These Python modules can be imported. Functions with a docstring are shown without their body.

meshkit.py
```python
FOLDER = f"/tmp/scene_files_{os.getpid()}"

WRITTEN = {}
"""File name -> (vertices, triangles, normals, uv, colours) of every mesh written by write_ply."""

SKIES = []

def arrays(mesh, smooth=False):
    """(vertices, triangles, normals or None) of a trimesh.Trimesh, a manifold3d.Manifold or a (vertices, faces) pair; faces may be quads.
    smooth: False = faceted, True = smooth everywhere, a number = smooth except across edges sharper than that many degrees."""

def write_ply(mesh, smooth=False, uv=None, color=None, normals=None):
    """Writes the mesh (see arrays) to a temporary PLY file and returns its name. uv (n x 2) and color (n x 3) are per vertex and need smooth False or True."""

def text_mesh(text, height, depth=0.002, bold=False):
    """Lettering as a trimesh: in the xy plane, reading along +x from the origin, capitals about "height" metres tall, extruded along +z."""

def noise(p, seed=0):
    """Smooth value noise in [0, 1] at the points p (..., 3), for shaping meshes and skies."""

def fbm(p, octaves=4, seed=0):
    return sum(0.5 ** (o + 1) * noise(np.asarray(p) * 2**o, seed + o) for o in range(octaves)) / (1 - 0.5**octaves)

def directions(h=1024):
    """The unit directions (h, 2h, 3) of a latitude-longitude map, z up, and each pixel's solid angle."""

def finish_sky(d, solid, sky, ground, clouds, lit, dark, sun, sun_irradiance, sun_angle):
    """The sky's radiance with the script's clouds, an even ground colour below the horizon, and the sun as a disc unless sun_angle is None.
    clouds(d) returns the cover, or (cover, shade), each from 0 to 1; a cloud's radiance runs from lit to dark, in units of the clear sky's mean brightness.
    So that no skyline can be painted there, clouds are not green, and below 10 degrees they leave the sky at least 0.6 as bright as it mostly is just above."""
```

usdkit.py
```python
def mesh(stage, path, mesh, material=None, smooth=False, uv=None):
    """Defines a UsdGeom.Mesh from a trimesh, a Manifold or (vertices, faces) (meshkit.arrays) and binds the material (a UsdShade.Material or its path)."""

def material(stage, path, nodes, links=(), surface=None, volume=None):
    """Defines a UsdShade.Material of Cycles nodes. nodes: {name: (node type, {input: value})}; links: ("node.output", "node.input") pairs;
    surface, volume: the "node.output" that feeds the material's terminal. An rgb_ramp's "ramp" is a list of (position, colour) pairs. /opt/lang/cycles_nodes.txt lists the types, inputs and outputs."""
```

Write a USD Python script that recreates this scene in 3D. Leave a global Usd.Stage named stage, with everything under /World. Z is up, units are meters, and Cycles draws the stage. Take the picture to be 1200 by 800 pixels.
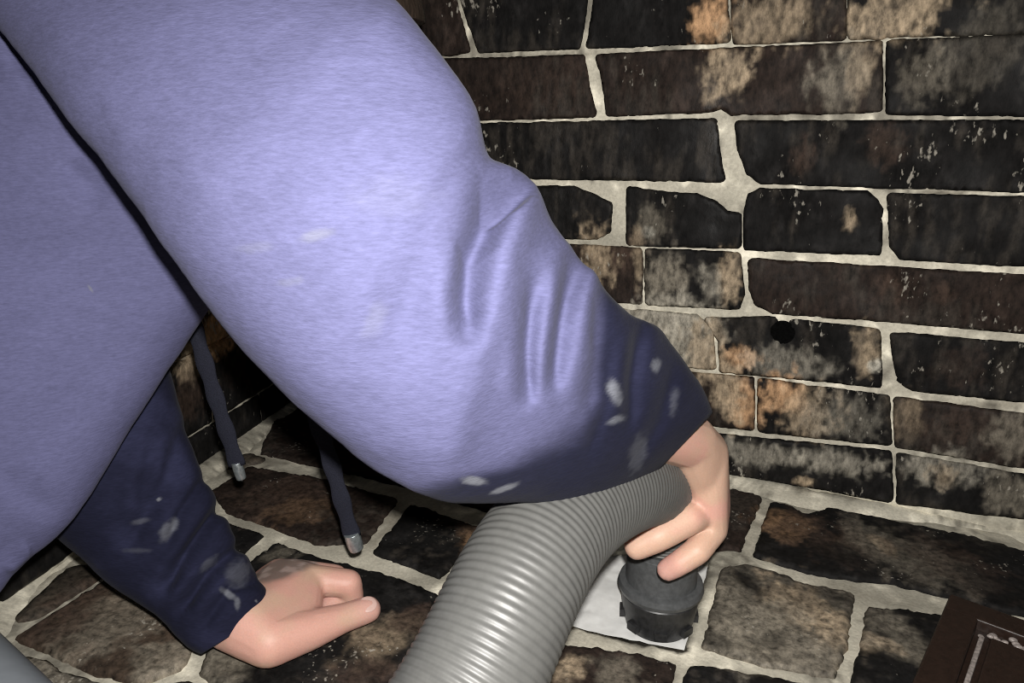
import math, random
import numpy as np, trimesh, usdkit, meshkit
import manifold3d as m3
import shapely
from shapely.geometry import Polygon, Point, LineString, box as sbox
from shapely.ops import unary_union
from scipy.spatial import Delaunay, cKDTree
from scipy.interpolate import PchipInterpolator, CubicSpline
from pxr import Usd, UsdGeom, UsdLux, UsdShade, Sdf, Gf, Vt

random.seed(7); RNG = np.random.default_rng(7)
stage = Usd.Stage.CreateInMemory()
UsdGeom.SetStageUpAxis(stage, 'Z'); UsdGeom.SetStageMetersPerUnit(stage, 1.0)
UsdGeom.Xform.Define(stage, '/World'); UsdGeom.Scope.Define(stage, '/World/Looks')

# ------------------------------------------------------------------ camera, light, exposure
F, CX, CY, HOR, H = 850.0, 600.0, 400.0, 140.0, 0.43      # focal length and horizon in pixels of 1200x800, lens height in metres
pit = math.atan((CY - HOR) / F); yaw = math.atan(418 / math.hypot(F, CY - HOR))
fwd = np.array([-math.sin(yaw) * math.cos(pit), math.cos(yaw) * math.cos(pit), -math.sin(pit)])
rgt = np.array([math.cos(yaw), math.sin(yaw), 0.0]); upv = np.cross(rgt, fwd)
CAM = np.array([0, 0, H])
cam = UsdGeom.Camera.Define(stage, '/World/camera')
cam.CreateHorizontalApertureAttr(36.0); cam.CreateVerticalApertureAttr(24.0)
cam.CreateFocalLengthAttr(F * 36.0 / 1200); cam.CreateClippingRangeAttr(Gf.Vec2f(0.01, 50))
cam.CreateExposureAttr(0.0)
mtx = np.eye(4); mtx[0, :3] = rgt; mtx[1, :3] = upv; mtx[2, :3] = -fwd; mtx[3, :3] = CAM
cam.AddTransformOp().Set(Gf.Matrix4d(*mtx.ravel().tolist()))

flash = UsdLux.SphereLight.Define(stage, '/World/phone_flash')      # the phone's lamp, two centimetres above its lens
flash.CreateRadiusAttr(0.006); flash.CreateIntensityAttr(16800.0); flash.CreateColorAttr(Gf.Vec3f(1.0, 0.97, 0.93))
fp = CAM + upv * 0.027 + rgt * 0.008 - fwd * 0.004
flash.AddTranslateOp().Set(Gf.Vec3d(*fp))
dome = UsdLux.DomeLight.Define(stage, '/World/room_light')          # dim light of the room behind the camera
dome.CreateIntensityAttr(0.012); dome.CreateColorAttr(Gf.Vec3f(0.9, 0.95, 1.0))

# ------------------------------------------------------------------ helpers
def ray(x, y): return fwd + rgt * (x - CX) / F - upv * (y - CY) / F
def at(x, y, d): return CAM + ray(x, y) * d                        # the point d metres deep along a sight line
def atz(x, y, z=0.0):
    r = ray(x, y); return CAM + r * ((z - H) / r[2])
DW = atz(870, 562)[1]                                              # depth of the back wall
def onwall(x, y):
    r = ray(x, y); return CAM + r * (DW / r[1])
def project(P):
    q = np.asarray(P) - CAM; d = q @ fwd
    return np.stack([CX + F * (q @ rgt) / d, CY - F * (q @ upv) / d, d], -1)

used = {}
def numbered(parent, name):
    k = used.get((parent, name), 0); used[(parent, name)] = k + 1
    return f'{parent}/{name}' + (f'_{k:03d}' if k else '')
def put(name, mesh, mat, parent='/World', smooth=False, tint=None):
    path = numbered(parent, name)
    m = usdkit.mesh(stage, path, mesh, mat, smooth=smooth)
    if tint is not None:
        UsdGeom.PrimvarsAPI(m).CreatePrimvar('tint', Sdf.ValueTypeNames.Color3fArray, 'vertex').Set(Vt.Vec3fArray.FromNumpy(np.asarray(tint, np.float32)))
    return path
def thing(name):
    path = numbered('/World', name); UsdGeom.Xform.Define(stage, path); return path
def tag(path, label=None, category=None, group=None, kind=None):
    p = stage.GetPrimAtPath(path)
    for k, v in (('label', label), ('category', category), ('group', group), ('kind', kind)):
        if v: p.SetCustomDataByKey(k, v)

def look(name, rough=0.8, bump=0.3, scale=400.0, vary=0.35, spec=0.3, stretch=(1, 1, 1), sheen=0.0, sss=0.0, color=None, metal=0.0, dist=0.001):
    n = {'g': ('texture_coordinate', {}), 'mp': ('mapping', {'scale': stretch}),
         'n1': ('noise_texture', {'scale': scale, 'detail': 4.0, 'roughness': 0.65}),
         'mr': ('map_range', {'from_min': 0.3, 'from_max': 0.7, 'to_min': 1 - vary, 'to_max': 1 + vary}),
         'mul': ('mix', {'mix_type': 'multiply', 'fac': 1.0}),
         'b': ('bump', {'strength': bump, 'distance': dist}),
         'p': ('principled_bsdf', {'roughness': rough, 'specular_ior_level': spec, 'metallic': metal, 'sheen_weight': sheen, 'sheen_roughness': 0.4, 'subsurface_weight': sss, 'subsurface_scale': 0.004, 'subsurface_radius': (1.0, 0.35, 0.2)})}
    l = [('g.object', 'mp.vector'), ('mp.vector', 'n1.vector'), ('n1.fac', 'mr.value'), ('mr.result', 'mul.color2'),
         ('n1.fac', 'b.height'), ('b.normal', 'p.normal'), ('mul.color', 'p.base_color')]
    if color is None:
        n['a'] = ('attribute', {'attribute': 'tint'}); l.append(('a.color', 'mul.color1'))
    else:
        n['mul'][1]['color1'] = color
    return usdkit.material(stage, '/World/Looks/' + name, n, l, surface='p.BSDF')

def brick_look():
    n = {'g': ('texture_coordinate', {}), 'mp': ('mapping', {'scale': (1, 1, .5)}), 'a': ('attribute', {'attribute': 'tint'}),
         'n1': ('noise_texture', {'scale': 150.0, 'detail': 6.0, 'roughness': .7}), 'n2': ('noise_texture', {'scale': 230.0, 'detail': 2.0, 'roughness': .5}), 'n3': ('noise_texture', {'scale': 16.0, 'detail': 2.0}),
         'm1': ('map_range', {'from_min': .3, 'from_max': .7, 'to_min': .25, 'to_max': 1.9}), 'mul': ('mix', {'mix_type': 'multiply', 'fac': 1.0}),
         'ad': ('math', {'math_type': 'add'}), 'm2': ('map_range', {'from_min': 1.26, 'from_max': 1.36, 'to_min': 0.0, 'to_max': .75, 'clamp': True}), 'fl': ('mix', {'mix_type': 'mix', 'color2': (.42, .39, .33)}),
         'm3': ('map_range', {'from_min': .35, 'from_max': .65, 'to_min': .62, 'to_max': .95}), 'b': ('bump', {'strength': .7, 'distance': .0012}), 'p': ('principled_bsdf', {'specular_ior_level': .22})}
    l = [('g.object', 'mp.vector'), ('mp.vector', 'n1.vector'), ('mp.vector', 'n2.vector'), ('g.object', 'n3.vector'), ('n1.fac', 'm1.value'), ('a.color', 'mul.color1'), ('m1.result', 'mul.color2'),
         ('n2.fac', 'ad.value1'), ('n3.fac', 'ad.value2'), ('ad.value', 'm2.value'), ('m2.result', 'fl.fac'), ('mul.color', 'fl.color1'), ('fl.color', 'p.base_color'), ('n3.fac', 'm3.value'), ('m3.result', 'p.roughness'), ('n1.fac', 'b.height'), ('b.normal', 'p.normal')]
    return usdkit.material(stage, '/World/Looks/sooty_brick', n, l, surface='p.BSDF')
BRICK = brick_look()
MORTAR = look('lime_mortar', rough=0.95, bump=0.5, scale=300, vary=0.18, spec=0.1)
CLOTH = look('heather_fleece', rough=0.95, bump=0.35, scale=420, vary=0.16, spec=0.08, stretch=(0.45, 0.45, 2.2), sheen=0.02)
SKIN = look('skin', rough=0.5, bump=0.15, scale=700, vary=0.06, spec=0.4, sss=0.12)
HOSE = look('grey_hose_plastic', rough=0.46, bump=0.1, scale=120, vary=0.10, spec=0.5, color=(0.092, 0.092, 0.088))
RUBBER = look('black_rubber', rough=0.42, bump=0.15, scale=200, vary=0.4, spec=0.5, color=(0.022, 0.022, 0.023))
COLLAR = look('dark_grey_rubber', rough=0.4, bump=0.1, scale=200, vary=0.25, spec=0.5, color=(0.075, 0.078, 0.08))
WHITE = look('white_sheet', rough=0.7, bump=0.2, scale=90, vary=0.06, spec=0.3, color=(0.82, 0.82, 0.80))
LACE = look('navy_lace', rough=0.9, bump=0.6, scale=900, vary=0.3, spec=0.15, color=(0.017, 0.018, 0.028), dist=0.002)
STEEL = look('worn_steel_tip', rough=0.35, bump=0.2, scale=300, vary=0.3, spec=0.5, metal=0.8, color=(0.45, 0.50, 0.52))
RUST = look('brown_painted_iron', rough=0.42, bump=0.4, scale=160, vary=0.3, spec=0.5, color=(0.022, 0.0115, 0.008))
GLINT_EDGE = look('pale_glints_and_edge', rough=0.4, bump=0.3, scale=300, vary=0.5, spec=0.6, color=(0.30, 0.26, 0.24))  # pale colour for the painted glints in the groove and the edge strip
TUBE = look('blue_grey_plastic', rough=0.4, bump=0.05, scale=60, vary=0.06, spec=0.4, color=(0.24, 0.26, 0.285))
HAIR = look('brown_hair', rough=0.6, bump=0.8, scale=300, vary=0.5, color=(0.03, 0.02, 0.014), stretch=(1, 1, 0.2))
DENIM = look('dark_trousers', rough=0.95, bump=0.3, scale=500, vary=0.2, spec=0.1, color=(0.05, 0.055, 0.07))
EYE = look('eye_white', rough=0.2, color=(0.75, 0.73, 0.70), vary=0.02)
HOLE = look('hole_shade', rough=1.0, spec=0.0, color=(0.004, 0.004, 0.004))

def fb(p, sc, seed, oct=4): return meshkit.fbm(np.asarray(p) * np.asarray(sc), oct, seed)
def sm(x, a, b):
    t = np.clip((x - a) / (b - a), 0, 1); return t * t * (3 - 2 * t)
def mix(a, b, t): return np.asarray(a) * (1 - t)[:, None] + np.asarray(b) * t[:, None]

def slab(poly, frame, out, back, step, seed, rnd=0.003, rough=0.0016, ragged=0.0016):
    """A slab with a rough face: poly in the (u, v) of frame = (origin, U, V, N). Returns vertices, faces and each vertex's (u, v)."""
    O, U, V, N = frame
    poly = poly.simplify(0.0004).segmentize(step)
    def ring(r):
        q = np.array(r.coords)[:-1]; p3 = np.c_[q, np.full(len(q), seed * 3.7)]
        j = np.stack([fb(p3, 55, seed + 11) - .5 + .6 * (fb(p3, 190, seed + 5) - .5), fb(p3, 55, seed + 23) - .5 + .6 * (fb(p3, 190, seed + 7) - .5)], -1)
        return q + j * ragged * 2.4
    ext = ring(poly.exterior); ints = [ring(r) for r in poly.interiors]
    pg = Polygon(ext, ints).buffer(0)
    if pg.geom_type != 'Polygon': pg = max(pg.geoms, key=lambda g: g.area)
    ext = np.array(pg.exterior.coords)[:-1]; ints = [np.array(r.coords)[:-1] for r in pg.interiors]
    x0, y0, x1, y1 = pg.bounds
    gx, gy = np.meshgrid(np.arange(x0, x1, step), np.arange(y0, y1, step))
    g = np.c_[gx.ravel(), gy.ravel()] + (meshkit.noise(np.c_[gx.ravel() * 900, gy.ravel() * 900, gx.ravel() * 0 + seed]) - .5)[:, None] * step * .4
    inn = pg.buffer(-step * 0.55)
    if not inn.is_empty: g = g[shapely.contains_xy(inn, g[:, 0], g[:, 1])]
    loops = [ext] + ints
    P = np.vstack(loops + [g]); nb = sum(map(len, loops))
    T = Delaunay(P).simplices; c = P[T].mean(1)
    T = T[shapely.contains_xy(pg, c[:, 0], c[:, 1])]
    a = P[T]; cr = (a[:, 1, 0] - a[:, 0, 0]) * (a[:, 2, 1] - a[:, 0, 1]) - (a[:, 1, 1] - a[:, 0, 1]) * (a[:, 2, 0] - a[:, 0, 0])
    T = T[np.abs(cr) > 1e-12]; cr = cr[np.abs(cr) > 1e-12]; T[cr < 0] = T[cr < 0][:, ::-1]
    d = shapely.distance(pg.boundary, shapely.points(P)); d[:nb] = 0
    e = np.clip(d, 0, rnd); h = out - (rnd - np.sqrt(np.maximum(rnd ** 2 - (rnd - e) ** 2, 0)))
    p3 = np.c_[P, np.full(len(P), seed * 1.3)]
    h = h + ((fb(p3, 45, seed) - .5) * 1.6 + (fb(p3, 240, seed + 3) - .5) * .9) * rough
    W = O + P[:, :1] * U + P[:, 1:] * V + h[:, None] * N
    verts = [W]; faces = [T]; uv = [P]; o = len(P); s = 0
    for lp in loops:
        n = len(lp); B = O + lp[:, :1] * U + lp[:, 1:] * V - back * N
        verts.append(B); uv.append(lp); i = np.arange(n); j = (i + 1) % n
        # orientation: exterior ccw -> side faces out
        ccw = np.sum(lp[:, 0] * np.roll(lp[:, 1], -1) - np.roll(lp[:, 0], -1) * lp[:, 1]) > 0
        q = np.vstack([np.c_[s + i, o + i, s + j], np.c_[s + j, o + i, o + j]])
        if not ((ccw and lp is ext) or (not ccw and lp is not ext)): q = q[:, ::-1]
        faces.append(q); s += n; o += n
    return np.vstack(verts), np.vstack(faces), np.vstack(uv)

SOOT, BROWN, TAN, ORANGE, FILM, FLECK, DARKBR, GREYBR = ((.0062, .0056, .0054), (.055, .036, .027), (.40, .31, .21), (.55, .33, .18), (.36, .33, .27), (.55, .52, .44), (.021, .014, .011), (.21, .185, .145))
PAL = dict(soot=SOOT, brown=BROWN, tan=TAN, orange=ORANGE, film=FILM, fleck=FLECK, darkbr=DARKBR, grey=GREYBR)

def patches_to(fn, lst):
    """Stain patches (x, y, rx, ry, colour, strength) traced on the photograph, moved on to the surface they stain."""
    r = []
    for x, y, rx, ry, k, s in lst:
        c = fn(x, y); r.append((c, fn(x + rx, y) - c, fn(x, y + ry) - c, PAL[k], s))
    return r
def paint(W, base, pts, seed, streak, flk=0.0):
    """The albedo of every vertex: base tone, stain patches with flaky edges, pale flecks."""
    n1 = fb(W, streak, seed); n2 = fb(W, np.asarray(streak) * 3.1, seed + 9); n3 = fb(W, np.asarray(streak) * 0.3, seed + 17)
    col = np.tile(np.asarray(base, float), (len(W), 1)) * (0.55 + 0.9 * n3)[:, None]
    col = mix(col, np.asarray(base) * 2.6 + .006, sm(n1, .52, .75) * .6)
    for c, a, b, k, s in pts:
        q = W - c; u = (q @ a) / (a @ a); v = (q @ b) / (b @ b)
        r = np.sqrt(u * u + v * v)
        m = s * sm(1.25 - r + (n1 - .5) * 1.7 + (n2 - .5) * 1.1, 0.1, 0.75)
        m = np.clip(m, 0, 1) * (0.55 + 0.9 * np.clip(n2, 0, .5))
        col = mix(col, np.asarray(k) * (0.7 + 0.6 * fb(W, np.asarray(streak) * 1.6, seed + 31))[:, None], np.clip(m, 0, 1))
    ns = fb(W, (130, 130, 22), seed + 51); nb = fb(W, (9, 9, 9), seed + 53)                # soot rubbed thin in upright streaks
    col = mix(col, (.045, .038, .031), sm(ns + (nb - .5) * 1.2, .56, .8) * .6)
    if flk > 0: col = mix(col, FLECK, sm(fb(W, np.asarray(streak) * 3.2, seed + 41, 2) + (nb - .5) * .35, .84 - flk, .9 - flk) * .8)
    return col

# ------------------------------------------------------------------ back wall
X3, Y3, Z3 = np.eye(3)
FW = (np.array([0, DW, 0.0]), X3, Z3, -Y3)
MORT = np.array((.64, .60, .49))
WALLP = patches_to(onwall, [
    (832, 22, 26, 34, 'orange', .9), (852, 85, 30, 34, 'tan', .85), (900, 25, 60, 34, 'tan', .55), (1050, 22, 70, 36, 'tan', .8), (985, 95, 40, 45, 'grey', .7), (1010, 85, 22, 40, 'tan', .4),
    (1080, 90, 30, 40, 'grey', .4), (1150, 60, 50, 60, 'grey', .2), (600, 105, 60, 40, 'darkbr', .8), (640, 100, 60, 30, 'brown', .35),
    (1035, 170, 26, 30, 'brown', .55), (940, 185, 14, 26, 'brown', .7), (995, 258, 9, 14, 'tan', .7), (765, 262, 20, 22, 'grey', .5), (762, 272, 8, 6, 'fleck', .7),
    (715, 300, 45, 28, 'brown', .95), (700, 300, 22, 40, 'tan', .7), (748, 300, 8, 40, 'tan', .5), (778, 330, 28, 34, 'grey', .9), (856, 325, 16, 34, 'tan', .95), (832, 335, 16, 26, 'film', .6), (790, 355, 40, 16, 'film', .6),
    (1045, 340, 14, 26, 'brown', .8), (1105, 345, 18, 18, 'brown', .7), (805, 388, 50, 36, 'film', 1.1), (770, 372, 40, 18, 'film', 1.0), (830, 410, 26, 40, 'tan', .75), (868, 418, 24, 16, 'orange', .9), (915, 425, 60, 24, 'film', .45),
    (1018, 405, 16, 32, 'tan', .7), (1026, 428, 9, 9, 'fleck', .8), (1120, 430, 40, 26, 'brown', .35), (870, 470, 22, 34, 'orange', .75), (852, 455, 22, 40, 'tan', .8), (915, 462, 32, 28, 'orange', .85), (945, 485, 40, 34, 'tan', .55),
    (985, 490, 50, 30, 'film', .3), (1065, 490, 24, 28, 'tan', .4), (1110, 500, 50, 20, 'brown', .5), (1180, 510, 30, 30, 'grey', .6), (890, 530, 70, 16, 'film', .55), (980, 540, 60, 16, 'film', .55), (1100, 545, 60, 22, 'film', .55), (1180, 580, 30, 30, 'grey', .6),
    (940, 563, 12, 6, 'tan', .8), (1105, 555, 18, 14, 'tan', .5)])
WB = [  # bricks of the back wall, traced (pixel polygons on the wall plane)
    ([(486, -18), (530, -18), (538, 18), (551, 60), (526, 64), (488, 66)], 'darkbr'),
    ([(536, -18), (690, -20), (683, 35), (679, 56), (562, 61), (550, 30)], 'soot'),
    ([(700, -20), (851, -22), (855, 49), (688, 56), (692, 28)], 'soot'),
    ([(857, -22), (989, -26), (991, 46), (860, 51)], 'brown'),
    ([(995, -26), (1330, -34), (1330, 33), (995, 45)], 'soot'),
    ([(500, 71), (684, 65), (689, 97), (699, 136), (568, 140), (520, 138)], 'darkbr'),
    ([(698, 65), (1033, 50), (1033, 131), (858, 134), (846, 126), (836, 130), (712, 135), (707, 92)], 'darkbr'),
    ([(1040, 48), (1330, 38), (1330, 136), (1040, 133)], 'soot'),
    ([(560, 146), (838, 140), (841, 165), (849, 212), (735, 210), (626, 209), (575, 200)], 'soot'),
    ([(862, 143), (1330, 142), (1330, 228), (1150, 222), (1040, 219), (892, 214), (876, 203), (866, 175)], 'soot'),
    ([(600, 219), (672, 219), (700, 231), (716, 239), (715, 271), (700, 279), (640, 279), (600, 277)], 'soot'),
    ([(735, 219), (770, 225), (817, 228), (840, 238), (852, 248), (868, 251), (867, 290), (735, 287)], 'soot'),
    ([(873, 243), (878, 228), (890, 222), (1016, 225), (1029, 236), (1033, 245), (1032, 298), (873, 292)], 'soot'),
    ([(1041, 228), (1330, 235), (1330, 318), (1200, 311), (1056, 303), (1044, 289)], 'soot'),
    ([(610, 284), (752, 291), (752, 355), (690, 351), (610, 345)], 'brown'),
    ([(757, 292), (867, 297), (871, 345), (865, 361), (757, 356)], 'soot'),
    ([(878, 304), (1330, 331), (1330, 400), (1200, 389), (1030, 375), (905, 366), (886, 356), (879, 340)], 'darkbr'),
    ([(700, 360), (816, 369), (834, 385), (838, 432), (700, 421)], 'grey'),
    ([(824, 373), (895, 372), (1030, 386), (1032, 452), (844, 435), (843, 400)], 'soot'),
    ([(1044, 390), (1330, 414), (1330, 486), (1200, 470), (1070, 457), (1053, 446), (1047, 420)], 'soot'),
    ([(700, 428), (883, 443), (883, 503), (700, 484)], 'brown'),
    ([(889, 444), (1041, 464), (1044, 521), (889, 505)], 'soot'),
    ([(1048, 466), (1330, 502), (1330, 572), (1200, 547), (1050, 523)], 'darkbr'),
    ([(690, 492), (860, 511), (1044, 529), (1045, 588), (960, 572), (860, 556), (690, 524)], 'soot'),
    ([(1051, 531), (1330, 580), (1330, 632), (1200, 607), (1052, 589)], 'soot')]
UL, UR, VT = -0.80, 0.75, 0.80
wall = put('wall_back', *(lambda s: ((s[0], s[1]), MORTAR))(slabW := slab(sbox(UL, -.03, UR, VT), FW, -.0005, .06, .006, 3, rnd=.001, rough=.0022)), smooth=True,
           tint=paint(slabW[0], MORT, patches_to(onwall, [(1000, 45, 90, 8, 'soot', .3), (640, 65, 110, 6, 'grey', .6), (900, 136, 160, 5, 'grey', .5), (800, 440, 30, 30, 'tan', .6), (1100, 225, 60, 5, 'grey', .8), (1160, 475, 50, 6, 'grey', .7), (950, 545, 100, 30, 'film', .6)]), 5, (60, 60, 60)))
tag(wall, 'sooty brick back wall of the fireplace with pale smeared mortar', None, kind='structure')
traced = []
for i, (px, tone) in enumerate(WB):
    pg = Polygon([onwall(*q)[[0, 2]] for q in px]).buffer(0)
    traced.append(pg)
    if i == 18:                                                     # a round hole is drilled in this brick
        c = onwall(917, 389); pg = pg.difference(Point(c[0], c[2]).buffer(.0125, 12))
    pg = pg.buffer(-.003).buffer(.0048)
    s = slab(pg, FW, .0020, .02, .0034, 100 + i, rnd=.0016, ragged=.0012)
    put('brick', (s[0], s[1]), BRICK, wall, smooth=50, tint=None) if False else put('brick', (s[0], s[1]), BRICK, wall, smooth=True, tint=paint(s[0], PAL[tone] if tone != 'brown' else DARKBR, WALLP, 100 + i, (95, 95, 38), 0.0))
c = onwall(917, 389)
cup = trimesh.creation.cylinder(radius=.0138, height=.002, sections=24); cup.apply_transform(trimesh.geometry.align_vectors([0, 0, 1], [0, 1, 0])); cup.apply_translation([c[0], DW + .0025 - .003, c[2]])  # near-black disc paints in the shade of the drilled hole
hp = put('drill_hole', cup, HOLE, wall); tag(hp, 'round black hole drilled in a brick')
covered = unary_union([t.buffer(.0035) for t in traced])
rows = [.003, .070, .140, .214, .286, .359, .434, .508, .581, .655, .729, .80]
k = 0
def fill_rows(parent, frame, rows, u0, u1, length, covered, out, step, base, pts, seed, streak, gap=.006, minarea=4e-4):
    k = seed
    for r in range(len(rows) - 1):
        u = u0 + (.5 * length if r % 2 else 0) - length
        while u < u1:
            cell = sbox(max(u, u0) + gap / 2, rows[r] + gap / 2, min(u + length, u1) - gap / 2, rows[r + 1] - gap / 2) if min(u + length, u1) - max(u, u0) > .03 else None
            u += length
            if cell is None: continue
            c = cell.buffer(.0015) if covered is None or cell.disjoint(covered) else cell.difference(covered).buffer(-.013).buffer(.012)
            for g in getattr(c, 'geoms', [c]):
                if g.is_empty or g.area < minarea: continue
                s = slab(Polygon(g.exterior), frame, out, .02, step, k); k += 1
                put('brick', (s[0], s[1]), BRICK, parent, smooth=True, tint=paint(s[0], base, pts, k, streak, 0.0))
fill_rows(wall, FW, rows, UL + .01, UR, .222, covered, .0020, .007, SOOT, WALLP, 300, (95, 95, 38))

# ------------------------------------------------------------------ left wall
L0, L1 = atz(0, 712), atz(352, 466); LU = (L1 - L0)[:3]; LU[2] = 0; LU /= np.linalg.norm(LU); LN = np.array([LU[1], -LU[0], 0])
FL = (np.array([L0[0], L0[1], 0]), LU, Z3, LN)
def onleft(x, y):
    r = ray(x, y); t = ((FL[0] - CAM) @ LN) / (r @ LN); return CAM + r * t
LEFTP = patches_to(onleft, [(250, 395, 24, 30, 'orange', .95), (222, 420, 20, 26, 'tan', .8), (222, 460, 22, 30, 'brown', .6), (275, 430, 20, 20, 'darkbr', .7)])
lend = (np.array([UL, DW, 0]) - FL[0]) @ LU
llen = (DW - L0[1]) / LU[1]
s = slab(sbox(-.01, -.03, llen, VT), FL, -.0005, .06, .008, 4, rnd=.001, rough=.0022)
lw = put('wall_left', (s[0], s[1]), MORTAR, smooth=True, tint=paint(s[0], MORT * .8, LEFTP, 6, (60, 60, 60)))
tag(lw, 'brick side wall of the fireplace seen between arm and chest', None, kind='structure')
lrows = [.003, (onleft(216, 514) + onleft(320, 450))[2] / 2, .150, .214, .286, .359, .434, .508, .581, .655, .729, .80]
fill_rows(lw, FL, lrows, 0, llen - .004, .216, None, .0042, .005, SOOT, LEFTP, 400, (70, 70, 40))

# ------------------------------------------------------------------ floor
FF = (np.zeros(3), X3, Y3, Z3)
FLOORP = patches_to(lambda x, y: atz(x, y), [
    (925, 615, 40, 18, 'orange', .42), (960, 625, 50, 30, 'brown', .7), (1060, 650, 60, 30, 'grey', .45), (1035, 640, 10, 8, 'tan', .4), (1120, 660, 50, 30, 'brown', .5), (980, 648, 30, 12, 'soot', .8), (1170, 690, 30, 20, 'soot', .6),
    (940, 720, 60, 45, 'tan', .75), (900, 740, 90, 50, 'grey', .95), (960, 730, 30, 40, 'tan', .3), (880, 685, 16, 20, 'soot', .95), (905, 752, 26, 16, 'soot', .6), (835, 750, 16, 12, 'soot', .7), (990, 705, 22, 8, 'soot', .7),
    (1050, 740, 40, 40, 'grey', .6), (1040, 755, 14, 10, 'tan', .4), (665, 785, 30, 20, 'tan', .7), (720, 790, 40, 20, 'grey', .5),
    (340, 580, 70, 28, 'brown', .8), (360, 600, 40, 18, 'orange', .12), (555, 640, 18, 26, 'orange', .35), (560, 610, 26, 18, 'brown', .6), (450, 750, 50, 26, 'tan', .38), (490, 730, 30, 20, 'brown', .8), (430, 790, 40, 20, 'brown', .7), (470, 770, 14, 10, 'soot', .8),
    (130, 730, 80, 40, 'grey', .55), (90, 700, 30, 30, 'brown', .7), (200, 770, 60, 30, 'grey', .7), (250, 785, 80, 20, 'grey', .6), (330, 650, 26, 12, 'grey', .5), (60, 740, 40, 20, 'brown', .7)])
MFP = patches_to(lambda x, y: atz(x, y), [(1000, 690, 60, 10, 'grey', .3), (440, 600, 60, 40, 'grey', .6), (300, 540, 40, 10, 'grey', .5)])
FBK = [  # floor bricks, traced (pixel polygons on the floor plane)
    ([(800, 566), (862, 572), (893, 583), (868, 644), (840, 642), (790, 634)], 'darkbr'),
    ([(902, 586), (930, 592), (945, 601), (972, 594), (1065, 612), (1150, 630), (1260, 662), (1230, 725), (1165, 711), (1105, 697), (1047, 682), (1003, 679), (945, 670), (881, 650)], 'soot'),
    ([(846, 664), (878, 659), (945, 682), (1001, 692), (999, 730), (981, 794), (895, 779), (820, 757)], 'grey'),
    ([(1018, 709), (1100, 718), (1180, 735), (1150, 840), (986, 830), (1004, 772), (1011, 738)], 'soot'),
    ([(808, 777), (893, 789), (975, 805), (960, 870), (770, 870)], 'soot'),
    ([(655, 752), (740, 764), (797, 776), (760, 860), (590, 850)], 'darkbr'),
    ([(330, 470), (420, 480), (560, 512), (478, 570), (400, 551), (304, 530)], 'darkbr'),
    ([(245, 575), (292, 545), (390, 562), (467, 584), (428, 636), (375, 638), (320, 617), (263, 598)], 'darkbr'),
    ([(480, 589), (566, 618), (517, 677), (470, 660), (437, 645)], 'soot'),
    ([(585, 625), (680, 640), (640, 730), (526, 686)], 'soot'),
    ([(488, 572), (560, 516), (790, 560), (780, 632), (600, 608)], 'darkbr'),
    ([(322, 634), (375, 652), (440, 668), (515, 693), (470, 790), (420, 860), (230, 790), (288, 660)], 'soot'),
    ([(262, 608), (310, 626), (276, 658), (215, 640), (230, 600)], 'soot'),
    ([(14, 746), (56, 721), (112, 684), (160, 652), (270, 664), (215, 780), (165, 800), (115, 790)], 'brown'),
    ([(8, 756), (115, 800), (180, 812), (150, 880), (0, 880), (-60, 800)], 'grey')]
HOLEP = Polygon([atz(*q)[:2] for q in [(668, 640), (760, 640), (832, 652), (818, 700), (803, 756), (730, 744), (652, 724)]])
ext = sbox(-1.35, -.35, .75, DW + .02)
s = slab(Polygon(ext.exterior, [HOLEP.exterior]), FF, -.003, .03, .008, 8, rnd=.001, rough=.0025)
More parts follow.
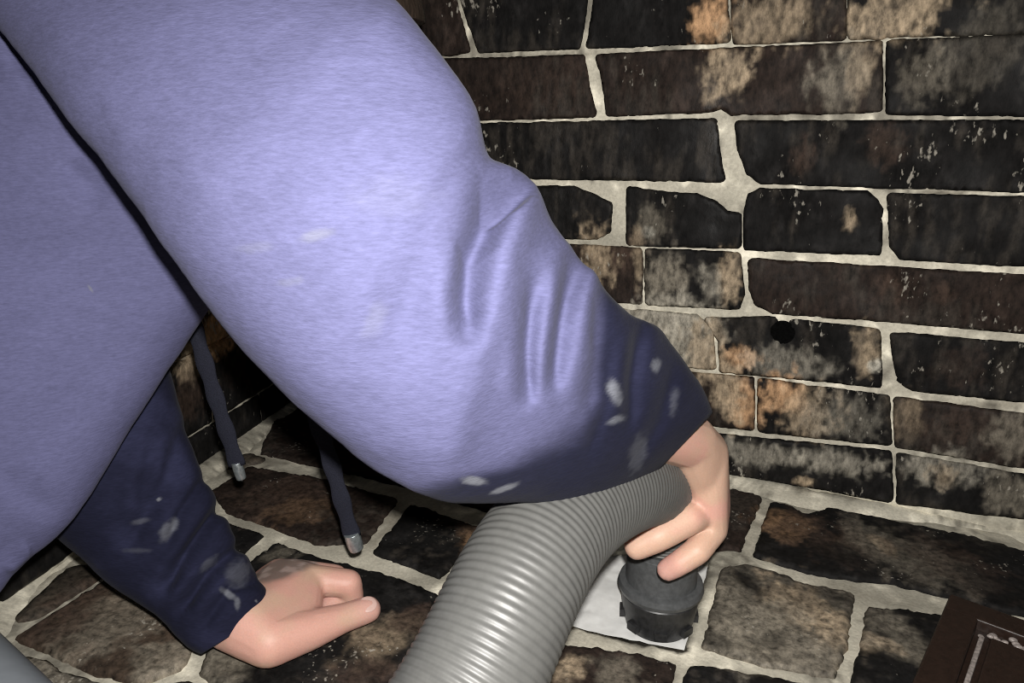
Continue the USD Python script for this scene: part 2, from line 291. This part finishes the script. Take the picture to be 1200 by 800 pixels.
bottom = trimesh.creation.box(extents=(2.1, DW + .4, .004)); bottom.apply_translation((-.3, DW / 2 - .15, -.031))
fv = np.vstack([s[0], bottom.vertices]); ff = np.vstack([s[1], np.array(bottom.faces) + len(s[0])])
fl = put('floor', (fv, ff), MORTAR, smooth=True, tint=paint(fv, MORT * .78, MFP, 7, (60, 60, 60)))
tag(fl, 'soot stained brick floor of the fireplace', None, kind='structure')
tr = []
for i, (px, tone) in enumerate(FBK):
    pg = Polygon([atz(*q)[:2] for q in px]).buffer(0).difference(HOLEP.buffer(.004))
    pg = pg.intersection(sbox(-2, -2, 2, DW - .012))
    if pg.geom_type != 'Polygon': pg = max(pg.geoms, key=lambda g: g.area)
    tr.append(pg); pg = pg.buffer(-.005).buffer(.005)
    s = slab(pg, FF, .0012, .02, .0036, 600 + i, rough=.0026, ragged=.0026)
    b0 = {'brown': (.06, .042, .03), 'grey': (.10, .088, .07)}.get(tone, PAL[tone])
    put('brick', (s[0], s[1]), BRICK, fl, smooth=True, tint=paint(s[0], b0, FLOORP, 600 + i, (55, 45, 55), 0.0))
# pale mortar fillet along the foot of both walls
def fillet(pts, w, h, seed):
    c = CubicSpline(np.arange(len(pts)), np.array(pts))(np.linspace(0, len(pts) - 1, 160)); t = np.gradient(c, axis=0); t /= np.linalg.norm(t, axis=1)[:, None]
    n = np.c_[-t[:, 1], t[:, 0], t[:, 2] * 0]; prof = [(-1, -.3), (-.6, .35), (-.1, .75), (.5, 1), (1.3, 1.1), (1.6, -.5)]
    P = []
    for j, (a, b) in enumerate(prof):
        jit = (fb(c + j * .3, 40, seed + j) - .5)
        P.append(c + n * ((a * w / 2) * (1 + .9 * jit))[:, None] + Z3 * (b * h * (1 + .6 * jit))[:, None])
    P = np.stack(P, 1).reshape(-1, 3); m = len(prof); i, j = np.meshgrid(np.arange(159), np.arange(m - 1), indexing='ij')
    q = np.stack([i * m + j, i * m + j + 1, (i + 1) * m + j + 1, (i + 1) * m + j], -1).reshape(-1, 4)
    return P, np.vstack([q[:, [0, 2, 1]], q[:, [0, 3, 2]]])
cf = [atz(*q) for q in [(600, 512), (740, 540), (860, 564), (945, 586), (1060, 601), (1153, 612), (1200, 626), (1330, 655)]]
m = fillet(cf, .032, .005, 50); p = put('mortar_fillet', m, MORTAR, fl, smooth=True, tint=paint(m[0], MORT * 1.02, [], 51, (60, 60, 60)))
cf = [atz(*q) for q in [(-60, 760), (0, 719), (85, 640), (236, 556), (290, 515), (345, 474), (356, 468)]]
m = fillet(cf, .034, .006, 60); p = put('mortar_fillet', m, MORTAR, fl, smooth=True, tint=paint(m[0], MORT * .85, patches_to(lambda x, y: atz(x, y), [(160, 600, 60, 40, 'grey', .6)]), 61, (60, 60, 60)))
fcov = unary_union([t.buffer(.005) for t in tr] + [HOLEP.buffer(.01)] + [LineString([c[:2] for c in cf]).buffer(.014)])
frows = [-.34, -.12, .10, .29, .40, .515, .69, DW - .014]
lim = Polygon([(-1.35, -.35), (-1.35, .2), (L0[0] + .01, L0[1] - .02), (L1[0] + .02, L1[1]), (-.75, DW - .014), (.75, DW - .014), (.75, -.35)])
fcov2 = fcov.union(ext.difference(lim))
fill_rows(fl, FF, frows, -1.34, .75, .235, fcov2, .0012, .008, (.05, .04, .03), FLOORP, 700, (55, 45, 55), gap=.012)

# white sheet under the nozzle
g = HOLEP.buffer(.006)
s = slab(g, FF, -.012, .016, .006, 77, rnd=.001, rough=.004, ragged=0)
w = put('plastic_sheet', (s[0], s[1]), WHITE, smooth=True)
tag(w, 'white sheet lying in the floor opening under the black nozzle', 'sheet')

# ------------------------------------------------------------------ person: sleeves and body of the hoodie
def loft(rings, ratio, M=320, NT=260, power=2.0):
    R = np.array([r[:5] for r in rings], float); t = np.r_[0, np.cumsum(np.hypot(*np.diff((R[:, :2] + R[:, 2:4]) / 2, axis=0).T) + 1)]
    f = PchipInterpolator(t, R)(np.linspace(0, t[-1], M)); rt = PchipInterpolator(t, np.broadcast_to(ratio, len(R)))(np.linspace(0, t[-1], M)) if np.ndim(ratio) else np.full(M, ratio)
    th = np.linspace(0, 2 * np.pi, NT, endpoint=False)
    ct, st = np.cos(th), np.sin(th); ct = np.sign(ct) * abs(ct) ** (2 / power); st = np.sign(st) * abs(st) ** (2 / power)
    V, cen = [], []
    for i in range(M):
        a0, a1 = at(f[i, 0], f[i, 1], f[i, 4]), at(f[i, 2], f[i, 3], f[i, 4]); c = (a0 + a1) / 2; a = a0 - c
        r = c - CAM; r /= np.linalg.norm(r); b = r - a * (r @ a) / (a @ a); b *= np.linalg.norm(a) * rt[i] / np.linalg.norm(b)
        V.append(c + ct[:, None] * a + st[:, None] * b); cen.append(c)
    V = np.array(V); cen = np.array(cen)
    return V, cen
def close(V):
    M, NT = V.shape[:2]; P = np.vstack([V.reshape(-1, 3), V[0].mean(0), V[-1].mean(0)])
    i, j = np.meshgrid(np.arange(M - 1), np.arange(NT), indexing='ij'); jn = (j + 1) % NT
    q = np.stack([i * NT + j, (i + 1) * NT + j, (i + 1) * NT + jn, i * NT + jn], -1).reshape(-1, 4)
    k = np.arange(NT); kn = (k + 1) % NT; a, b = len(P) - 2, len(P) - 1
    Fc = np.vstack([q[:, :3], q[:, [0, 2, 3]], np.c_[k, kn, np.full(NT, a)], np.c_[(M - 1) * NT + kn, (M - 1) * NT + k, np.full(NT, b)]])
    tm = trimesh.Trimesh(P, Fc, process=False)
    if tm.volume < 0: Fc = Fc[:, ::-1]
    return P, Fc
def seg_dist(q, poly, w):
    poly = np.array(poly, float); best = np.full(len(q), 1e9)
    for a, b in zip(poly[:-1], poly[1:]):
        t = np.clip(((q - a) @ (b - a)) / ((b - a) @ (b - a)), 0, 1); best = np.minimum(best, np.linalg.norm(q - a - t[:, None] * (b - a), axis=1))
    c = poly.mean(0); return np.where(best < 1e8, best, 0), sm(1 - np.linalg.norm(q - c, axis=1) / (.62 * np.linalg.norm(np.diff(poly, axis=0), axis=1).sum() + w * .5), 0, .55)
def folds(V, cen, lst, amp, seed, sc=(14, 14, 14)):
    """Creases sculpted into the cloth: (polyline as seen on the cloth, half width, depth in metres)."""
    P = V.reshape(-1, 3); C = np.repeat(cen, V.shape[1], 0); n = P - C; n /= np.linalg.norm(n, axis=1)[:, None] + 1e-9
    pr = project(P); face = sm(-np.einsum('ij,ij->i', n, (P - CAM) / np.linalg.norm(P - CAM, axis=1)[:, None]), -.25, .25)
    d = (fb(P, sc, seed) - .5) * amp * 2 + (fb(P, np.asarray(sc) * 3.2, seed + 4) - .5) * amp * .7
    for poly, w, h in lst:
        e, tp = seg_dist(pr[:, :2], poly, w); d += face * tp * (h * np.exp(-(e / w) ** 2) - .22 * h * np.exp(-((e - 2.3 * w) / (1.2 * w)) ** 2))
    return (P + n * d[:, None]).reshape(V.shape)

RS = [(240, -300, -60, -60, .46), (330, -150, 10, 40, .405), (425, -36, 118, 180, .365), (470, 10, 185, 270, .352), (515, 66, 250, 362, .35), (556, 130, 330, 455, .352), (575, 190, 400, 518, .362), (604, 198, 455, 556, .368), (626, 216, 510, 583, .376), (640, 250, 535, 588, .384), (700, 328, 590, 588, .402), (742, 372, 650, 588, .43), (768, 382, 690, 584, .452), (800, 420, 725, 575, .476), (826, 460, 752, 563, .498), (835, 484, 770, 553, .512)]
VR, CR = loft(RS, [.8, .8, .8, .8, .8, .8, .78, .76, .75, .75, .76, .78, .84, .92, 1.0, 1.05])
VR = folds(VR, CR, [([(616, 204), (583, 232), (560, 285), (550, 340), (546, 395)], 17, -.018), ([(676, 300), (662, 370), (648, 455)], 11, -.012), ([(628, 325), (620, 400), (618, 470)], 10, -.010), ([(704, 330), (700, 420), (690, 480)], 10, -.006), ([(752, 385), (742, 440), (738, 500)], 8, -.007), ([(790, 430), (775, 490), (745, 540)], 8, -.004), ([(430, 250), (470, 330), (480, 400)], 24, -.002), ([(715, 400), (712, 470), (690, 530)], 7, -.003)], .0022, 21)
LS = [(150, 330, -20, 520, .60), (196, 440, 20, 575, .598), (206, 470, 68, 618, .596), (228, 545, 100, 648, .594), (247, 582, 122, 672, .594), (272, 632, 160, 700, .594), (284, 650, 185, 716, .592), (303, 684, 212, 744, .592), (312, 700, 228, 757, .594), (317, 716, 240, 764, .596)]
VL, CL = loft(LS, [.75, .75, .75, .72, .7, .7, .76, .82, .9, .95], M=220)
VL = folds(VL, CL, [([(262, 590), (225, 640), (190, 690)], 7, -.009), ([(282, 640), (245, 672), (205, 720)], 7, -.009), ([(215, 500), (195, 560), (150, 640)], 10, -.005), ([(180, 520), (165, 590)], 9, -.004), ([(300, 680), (270, 690), (235, 735)], 6, -.004), ([(240, 560), (212, 600), (196, 640)], 6, -.004)], .0022, 31)
TS = [(430, 160, 80, -260, 0.505), (320, 255, -60, -130, 0.515), (247, 356, -180, 0, 0.510), (160, 488, -270, 130, 0.500), (72, 620, -370, 260, 0.485), (22, 662, -420, 320, 0.480), (0, 690, -450, 360, 0.475), (-90, 770, -560, 450, 0.465)]
VT_, CT = loft(TS, [.5, .5, .46, .44, .42, .42, .42, .42])
VT_ = folds(VT_, CT, [([(80, 195), (120, 235)], 17, -.006), ([(6, 20), (25, 70), (48, 98)], 10, -.006), ([(40, 40), (62, 75)], 10, -.005), ([(215, 330), (150, 430), (60, 560)], 26, .002), ([(10, 560), (60, 600)], 16, -.003), ([(30, 640), (8, 665)], 10, .004)], .003, 41, (10, 10, 10))

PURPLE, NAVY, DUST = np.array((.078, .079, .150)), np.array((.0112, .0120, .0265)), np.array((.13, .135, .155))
def cloth_tint(P, which):
    pr = project(P)[:, :2]; n = fb(P, 30, 71); w = (n - .5) * 40
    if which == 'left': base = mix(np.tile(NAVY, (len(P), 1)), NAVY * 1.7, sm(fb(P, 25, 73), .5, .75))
    elif which == 'right':                                          # purple turns to navy towards the cuff end of the sleeve
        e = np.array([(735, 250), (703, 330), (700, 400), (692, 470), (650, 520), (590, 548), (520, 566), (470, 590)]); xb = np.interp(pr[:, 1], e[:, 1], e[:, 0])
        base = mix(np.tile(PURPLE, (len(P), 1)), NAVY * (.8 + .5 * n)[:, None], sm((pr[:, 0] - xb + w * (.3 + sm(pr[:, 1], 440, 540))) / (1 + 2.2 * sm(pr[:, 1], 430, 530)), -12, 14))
    else: base = np.tile(PURPLE * .93, (len(P), 1))
    base = base * (.86 + .28 * fb(P, (22, 22, 30), 77))[:, None] * (.9 + .2 * fb(P, (120, 120, 320), 78))[:, None]
    for x, y, rx, ry, ang, s in DUSTS[which]:
        c, si = math.cos(math.radians(ang)), math.sin(math.radians(ang)); q = pr - (x, y); u = (q[:, 0] * c + q[:, 1] * si) / rx; v = (-q[:, 0] * si + q[:, 1] * c) / ry
        base = mix(base, DUST, s * sm(1.2 - np.hypot(u, v) + (fb(P, 220, 75) - .5) * .9, .1, .8))
    return base
DUSTS = {'right': [(720, 458, 9, 20, -20, .8), (722, 492, 14, 5, -20, .7), (769, 428, 6, 12, 15, .8), (556, 563, 17, 6, 5, .95), (592, 572, 20, 4, -20, .95), (748, 532, 12, 28, 15, .35), (790, 470, 6, 20, 10, .3), (372, 275, 26, 8, -10, .45), (340, 330, 20, 6, -10, .25), (300, 290, 30, 8, -5, .2), (440, 375, 14, 26, 25, .2), (460, 230, 60, 30, 0, .10)],
         'left': [(186, 585, 4, 2.5, -30, 1), (196, 622, 9, 17, 30, .5), (205, 615, 5, 10, 20, .5), (268, 696, 12, 5, 35, .8), (278, 708, 4, 10, 0, .6), (300, 704, 2, 2, 0, .8), (165, 610, 14, 4, -10, .3), (280, 670, 18, 22, 20, .3), (160, 645, 20, 4, 0, .2), (245, 660, 16, 6, -40, .3)],
         'torso': [(105, 338, 2, 2, 0, .8)]}
parts = []; kp, kc = [], []
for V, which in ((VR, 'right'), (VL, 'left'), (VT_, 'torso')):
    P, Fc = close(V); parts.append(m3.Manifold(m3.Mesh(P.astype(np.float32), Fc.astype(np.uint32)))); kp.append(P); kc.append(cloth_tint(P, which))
hood = m3.Manifold.batch_boolean(parts, m3.OpType.Add)

# ------------------------------------------------------------------ person: body
def sph(c, r, n=20): return m3.Manifold.sphere(r, n).translate([float(x) for x in c])
def bone(a, ra, b, rb): return m3.Manifold.batch_hull([sph(a, ra), sph(b, rb)])
def chain(*j): return [bone(j[i][0], j[i][1], j[i + 1][0], j[i + 1][1]) for i in range(len(j) - 1)]
def inn(c, k): return c + (c - CAM) / np.linalg.norm(c - CAM) * k
def hull(*s): return m3.Manifold.batch_hull([sph(*q) for q in s])
def J(x, y, d, r): return (at(x, y, d), r)
def JZ(x, y, z, r): return (atz(x, y, z), r)
def build(bones, res, it=8):
    m = m3.Manifold.batch_boolean(bones, m3.OpType.Add).refine_to_length(res); mm = m.to_mesh()
    t = trimesh.Trimesh(mm.vert_properties[:, :3], mm.tri_verts, process=True); trimesh.smoothing.filter_taubin(t, lamb=.5, nu=.52, iterations=it); return t
# right hand over the elbow of the hose
wr, wr2 = J(806, 516, .536, .021), J(824, 530, .556, .019)
mi, mm_, mr, mp = J(818, 560, .612, .013), J(829, 572, .602, .0135), J(836, 592, .588, .0135), J(835, 620, .576, .0118)
rh = [hull(wr, wr2), hull(wr, wr2, mi, mm_), hull(wr, wr2, mm_, mr), hull(wr2, mr, mp), hull(J(818, 540, .566, .018), mr, mm_), hull(J(826, 562, .572, .015), mr, mp)]
rh += chain(mr, J(806, 608, .559, .0126), J(772, 628, .553, .0116), J(747, 640, .556, .0102))
rh += chain(mp, J(817, 645, .562, .0106), J(797, 659, .563, .0096), J(783, 667, .569, .0088))
rh += chain(mm_, J(815, 585, .650, .0110), J(785, 605, .672, .0100), J(762, 612, .668, .0092))
rh += chain(mi, J(800, 566, .662, .0108), J(770, 580, .678, .0098), J(748, 590, .672, .0090))
rh += chain(J(800, 528, .575, .017), J(782, 545, .615, .0145), J(757, 556, .630, .0118), J(738, 566, .630, .0105))
# left hand, a loose fist with the thumb along the floor
lw_, lc = JZ(270, 730, .035, .021), JZ(316, 751, .030, .0205)
li, lm, lr, lp = JZ(362, 680, .036, .0145), JZ(344, 673, .036, .0140), JZ(326, 672, .034, .0135), JZ(311, 681, .031, .0125)
wb = JZ(292, 733, .036, .025)
lh = [bone(*lw_, *wb), hull(wb, lc, li), hull(wb, li, lm), hull(wb, lm, lr), hull(wb, lr, lp), hull(lc, li, JZ(352, 728, .028, .017)), hull(wb, lc)]
rh.append(bone(inn(CR[281], .014), .021, wr[0], .021)); lh.append(bone(inn(CL[184], .008), .022, lw_[0], .021))
lh += chain(lc, JZ(362, 738, .027, .0165), JZ(402, 724, .026, .0122), JZ(431, 714, .025, .0112))
lh += chain(li, JZ(408, 683, .032, .0122), JZ(412, 699, .017, .0108), JZ(388, 706, .012, .0098))
lh += chain(lm, JZ(392, 676, .027, .0115), JZ(396, 690, .014, .0105), JZ(375, 695, .012, .0095))
lh += chain(lr, JZ(366, 672, .022, .0110), JZ(372, 684, .012, .0100), JZ(352, 688, .012, .0090))
lh += chain(lp, JZ(340, 677, .019, .0100), JZ(346, 686, .011, .0090), JZ(332, 690, .011, .0085))
# arms inside the sleeves, trunk inside the hoodie, neck and head behind the shoulder
hc = at(315, 60, .60)
fw = at(470, 150, .66) - hc; fw[2] -= .08; fw /= np.linalg.norm(fw); sd = np.cross(fw, Z3); sd /= np.linalg.norm(sd); hu = np.cross(sd, fw)
def hp_(f, s, u): return hc + fw * f + sd * s + hu * u
core = chain((CR[60], .03), (CR[160], .042), (inn(CR[238], .012), .026), (inn(CR[281], .014), .021), (wr[0], .021)) + chain((CL[20], .04), (CL[120], .03), (inn(CL[184], .008), .022), (lw_[0], .021))
core += chain((CT[40], .036), (CT[149], .036), (CT[285], .034)) + [bone(CT[40], .036, CR[60], .03), bone(CT[64], .036, CL[20], .034), bone(CT[25], .036, hp_(-.03, 0, -.08), .045), bone(hp_(-.03, 0, -.10), .05, hp_(-.01, 0, 0), .055)]
core += [hull((hp_(-.015, 0, .03), .078), (hp_(.03, 0, .045), .062), (hp_(.045, 0, -.045), .045), (hp_(-.03, 0, .0), .07)), hull((hp_(.06, 0, -.07), .024), (hp_(.03, .03, -.05), .03), (hp_(.03, -.03, -.05), .03)),
         hull((hp_(.088, 0, .015), .009), (hp_(.105, 0, -.022), .013)), hull((hp_(.095, 0, -.026), .009), (hp_(.085, .014, -.026), .008), (hp_(.085, -.014, -.026), .008)), hull((hp_(.083, -.02, -.052), .006), (hp_(.083, .02, -.052), .006)), hull((hp_(.08, -.035, .03), .01), (hp_(.08, .035, .03), .01))]
for q in (-1, 1): core.append(hull((hp_(-.01, q * .075, .012), .014), (hp_(-.008, q * .074, -.022), .009)))
hm0 = m3.Manifold.batch_boolean(rh + lh, m3.OpType.Add).refine_to_length(.0028).to_mesh()
hs = trimesh.Trimesh(hm0.vert_properties[:, :3], hm0.tri_verts, process=True); trimesh.smoothing.filter_taubin(hs, lamb=.6, nu=.61, iterations=36)
hand_t = m3.Manifold(m3.Mesh(np.array(hs.vertices, np.float32), np.array(hs.faces, np.uint32)))
assert not hand_t.is_empty()
core_t = m3.Manifold.batch_boolean(core, m3.OpType.Add).refine_to_length(.012)
mm2 = (hand_t + core_t).to_mesh()
body = trimesh.Trimesh(mm2.vert_properties[:, :3], mm2.tri_verts, process=True)
trimesh.smoothing.filter_taubin(body, lamb=.5, nu=.52, iterations=5)
bp = np.array(body.vertices); pr = project(bp)[:, :2]
SK, SKP, SKT, GRIME = np.array((.56, .36, .265)), np.array((.60, .33, .265)), np.array((.63, .34, .29)), np.array((.20, .155, .135))
col = mix(np.tile(SK, (len(bp), 1)), SKP, sm(fb(bp, 28, 81), .42, .62))
tips = np.array([at(747, 638, .57), at(783, 667, .569), atz(431, 714, .025), atz(388, 706, .012), at(836, 592, .588)])
dt = cKDTree(tips).query(bp)[0]; col = mix(col, SKT, sm(-dt, -.028, -.008) * .8)
gr = patches_to(lambda x, y: atz(x, y, .045), [(330, 672, 38, 20, 'grey', 1)])[0]
q = bp - gr[0]; u = (q @ gr[1]) / (gr[1] @ gr[1]); v = (q @ gr[2]) / (gr[2] @ gr[2]); col = mix(col, mix(np.tile(GRIME, (len(bp), 1)), (.38, .30, .27), sm(fb(bp, 130, 83), .45, .62)), .9 * sm(1.2 - np.hypot(u, v) + (fb(bp, 70, 82) - .5) * .9, .05, .5) * (np.linalg.norm(q, axis=1) < .09))

person = thing('person')
tag(person, 'person in a purple-blue hoodie leaning in with one hand on the hose', 'person')
put('body', body, SKIN, person, smooth=True, tint=col)
hm = hood.to_mesh(); hv, hf = np.array(hm.vert_properties[:, :3], float), np.array(hm.tri_verts)
kd = cKDTree(np.vstack(kp)); KC = np.vstack(kc)
ht = trimesh.Trimesh(hv, hf, process=True); ht = trimesh.graph.smooth_shade(ht, angle=np.radians(60), facet_minarea=None)
hv, hf = np.array(ht.vertices), np.array(ht.faces)
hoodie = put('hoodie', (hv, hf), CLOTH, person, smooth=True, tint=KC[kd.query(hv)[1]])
tag(hoodie, 'purple-blue fleece hoodie with dark navy sleeve ends')

def sweep(pts, rad, sides=24, n=60, shape=None, axis=None):
    pts = np.array(pts); tt = np.r_[0, np.cumsum(np.linalg.norm(np.diff(pts, axis=0), axis=1))]; c = CubicSpline(tt / tt[-1], pts)(np.linspace(0, 1, n)); t = np.gradient(c, axis=0); t /= np.linalg.norm(t, axis=1)[:, None]
    a = np.cross(t[0], axis if axis is not None else [0.3, .2, 1]); a /= np.linalg.norm(a); V = []
    r = np.asarray(rad(np.linspace(0, 1, n)) if callable(rad) else np.full(n, rad))
    th = np.linspace(0, 2 * np.pi, sides, endpoint=False)
    for i in range(n):
        a = a - t[i] * (a @ t[i]); a /= np.linalg.norm(a); b = np.cross(t[i], a); sx, sy = shape or (1, 1)
        V.append(c[i] + r[i] * (np.cos(th)[:, None] * a * sx + np.sin(th)[:, None] * b * sy))
    return np.array(V), c
# thumbnail and fingernails
def nail(c, dirn, nrm, L, Wd):
    s = trimesh.creation.icosphere(3); s.apply_scale([L / 2, Wd / 2, .0016]); d = dirn / np.linalg.norm(dirn); n_ = nrm - d * (nrm @ d); n_ /= np.linalg.norm(n_)
    T = np.eye(4); T[:3, 0] = d; T[:3, 1] = np.cross(n_, d); T[:3, 2] = n_; T[:3, 3] = c; s.apply_transform(T); return s
NAIL = look('nail', rough=0.35, color=(.62, .42, .37), vary=.05)
dv = atz(431, 714, .025) - atz(402, 724, .026); nn = np.array([.15, -.5, .85]); nn /= np.linalg.norm(nn)
put('thumbnail', nail(atz(434, 713, .025) + nn * .0098, dv, nn, .016, .015), NAIL, person, smooth=True)

# drawstrings with metal tips
for pts, d0, d1 in (([(196, 290), (218, 352), (240, 425), (262, 495), (278, 545)], .60, .655), ([(318, 360), (345, 430), (374, 500), (396, 570), (413, 628)], .56, .635)):
    P = [at(x, y, d0 + (d1 - d0) * i / 4) for i, (x, y) in enumerate(pts)]
    V, c = sweep(P, lambda t: .0072 + .0008 * np.sin(t * 40), sides=14, n=60, shape=(1, .38), axis=fwd)
    ls = put('drawstring', close(V), LACE, hoodie, smooth=True)
    e = c[-1] - c[-3]; e /= np.linalg.norm(e); thick = 1.0 if d0 > .58 else 1.45
    V, _ = sweep([c[-2], c[-1] + e * .008, c[-1] + e * .016], lambda t: thick * .0042 * np.clip(1.15 - .5 * (t - .4) ** 2 - .9 * (t > .93), .3, 2), sides=16, n=30)
    tp = put('drawstring_tip', close(V), STEEL, hoodie, smooth=True); tag(tp, 'grey metal tip of the drawstring')
# hair, eyes
hair = hull((hp_(-.03, 0, .05), .083), (hp_(.02, 0, .075), .062), (hp_(-.05, 0, -.01), .068)).trim_by_plane([float(x) for x in (-fw * .8 + hu * .6)], float((hp_(.0, 0, .04)) @ (-fw * .8 + hu * .6)))
put('hair', hair.refine_to_length(.012), HAIR, person, smooth=True)
for q in (-1, 1):
    s_ = trimesh.creation.icosphere(2, .0125); s_.apply_translation(hp_(.0725, q * .031, .006)); put('eye', s_, EYE, person, smooth=True)
# legs kneeling outside the hearth
hip = CT[-1]
legs = []
for q in (-.09, .10):
    h0 = hip + np.array([-.10, q - .04, -.02]); kn = np.array([h0[0] + .04, h0[1] - .12, .075]); an = np.array([kn[0] - .42, kn[1] - .05, .06])
    legs += chain((h0, .085), (kn, .068), (an, .045))
legs.append(bone(hip + np.array([-.10, -.13, -.02]), .085, hip + np.array([-.10, .06, -.02]), .085))
put('trousers', build(legs, .02, 5), DENIM, person, smooth=True)

# ------------------------------------------------------------------ nozzle and hose
N0 = atz(771, 728, -.010); NH = .125
noz = thing('hose_nozzle'); tag(noz, 'black rubber hose nozzle standing on the white sheet in the floor opening', 'nozzle')
def lathe(prof, sides=48):
    prof = np.array(prof); th = np.linspace(0, 2 * np.pi, sides, endpoint=False)
    V = np.stack([np.stack([N0[0] + r * np.cos(th), N0[1] + r * np.sin(th), np.full(sides, N0[2] + z)], -1) for r, z in prof]); return close(V)
put('cone', lathe([(.028, 0), (.0295, .001), (.0325, .014), (.0345, .030), (.0350, .034), (.0335, .036)]), RUBBER, noz, smooth=35)
put('collar_ring', lathe([(.034, .035), (.0368, .037), (.0382, .041), (.0368, .0455), (.0335, .047)]), COLLAR, noz, smooth=35)
put('sleeve_pipe', lathe([(.0315, .046), (.0312, .060), (.0312, .072), (.0318, .0725), (.0318, .079), (.0312, .0795), (.0312, .084)]), COLLAR, noz, smooth=35)
for kk in range(8):
    a = kk * math.pi / 4 + .3; lug = trimesh.creation.box(extents=(.007, .011, .007)); lug.apply_transform(trimesh.transformations.rotation_matrix(a, [0, 0, 1])); lug.apply_translation(N0 + [math.cos(a) * .0315, math.sin(a) * .0315, .010])
    put('lug', lug, RUBBER, noz)
top = N0 + Z3 * .0855
hp = [top, N0 + np.array([0, -.006, .115]), at(744, 566, .536), at(680, 590, .474), at(608, 682, .410), at(552, 800, .375), at(490, 905, .352), at(420, 1010, .34)]
L = .62; pitch = .0062
def hr(t): return .0305 + 0.00032 * np.sin(t * L / pitch * 2 * np.pi) + .006 * sm(t, .12, .5)
V, hcn = sweep(hp, hr, sides=56, n=int(L / pitch * 7))
hz = put('vacuum_hose', close(V), HOSE, smooth=True); tag(hz, 'ribbed grey vacuum hose running from the right hand to the lower edge', 'hose')

# ------------------------------------------------------------------ iron cover, lower right
O = atz(1110, 712); E1 = atz(1200, 745) - O; E1 /= np.linalg.norm(E1); E2 = np.array([E1[1], -E1[0], 0])
FC = (np.array([O[0], O[1], 0.0]), E1, -E2, Z3)
cov = thing('ash_pit_cover'); tag(cov, 'dark brown iron ash pit cover on the floor at lower right', 'cover')
def rbox(x0, y0, x1, y1, z0, z1, b=.002):
    pts = []
    m = m3.Manifold.batch_hull([m3.Manifold.sphere(b, 12).translate([float(v) for v in (O + E1 * x + E2 * y + Z3 * z)]) for x in (x0 + b, x1 - b) for y in (y0 + b, y1 - b) for z in (z0 + b, z1 - b)]); return m
CWD, CLN, BW = .25, .20, .026
put('base_plate', rbox(.004, .004, CWD - .004, CLN - .004, .001, .006), RUST, cov, smooth=40)
for a in ((0, 0, CWD, BW), (0, CLN - BW, CWD, CLN), (0, BW - .002, BW, CLN - BW + .002), (CWD - BW, BW - .002, CWD, CLN - BW + .002)):
    put('rim', rbox(a[0], a[1], a[2], a[3], .001, .016), RUST, cov, smooth=40)
put('panel', rbox(BW + .012, BW + .014, CWD - BW - .012, CLN - BW - .012, .004, .013), RUST, cov, smooth=40)
put('edge_strip', rbox(BW + .004, BW + .016, BW + .008, CLN - BW - .012, .004, .0125, .001), GLINT_EDGE, cov, smooth=40)
gm = []  # small pale lumps stand in for glints on the metal
for kk in range(110):
    s_ = trimesh.creation.icosphere(1, RNG.uniform(.0012, .0028)); s_.apply_scale([1.3, 1, .8]); s_.apply_translation(O + E1 * RNG.uniform(BW + .004, CWD - BW - .01) + E2 * (BW + RNG.uniform(.001, .011)) + Z3 * RNG.uniform(.0065, .010)); gm.append(s_)
gp = put('glint_lumps', trimesh.util.concatenate(gm), GLINT_EDGE, cov, smooth=True); tag(gp, 'pale lumps painted as glints in the groove', kind='stuff')

# ------------------------------------------------------------------ plastic tube, lower left corner
A, B = atz(-70, 745, .03), atz(28, 850, .03); dr = (B - A) / np.linalg.norm(B - A)
V, _ = sweep([A - dr * .02, A + dr * .1, A + dr * .2, A + dr * .35], .028, sides=40, n=40)
tb = put('plastic_tube', close(V), TUBE, smooth=35); tag(tb, 'smooth blue-grey plastic tube lying in the lower left corner', 'tube')
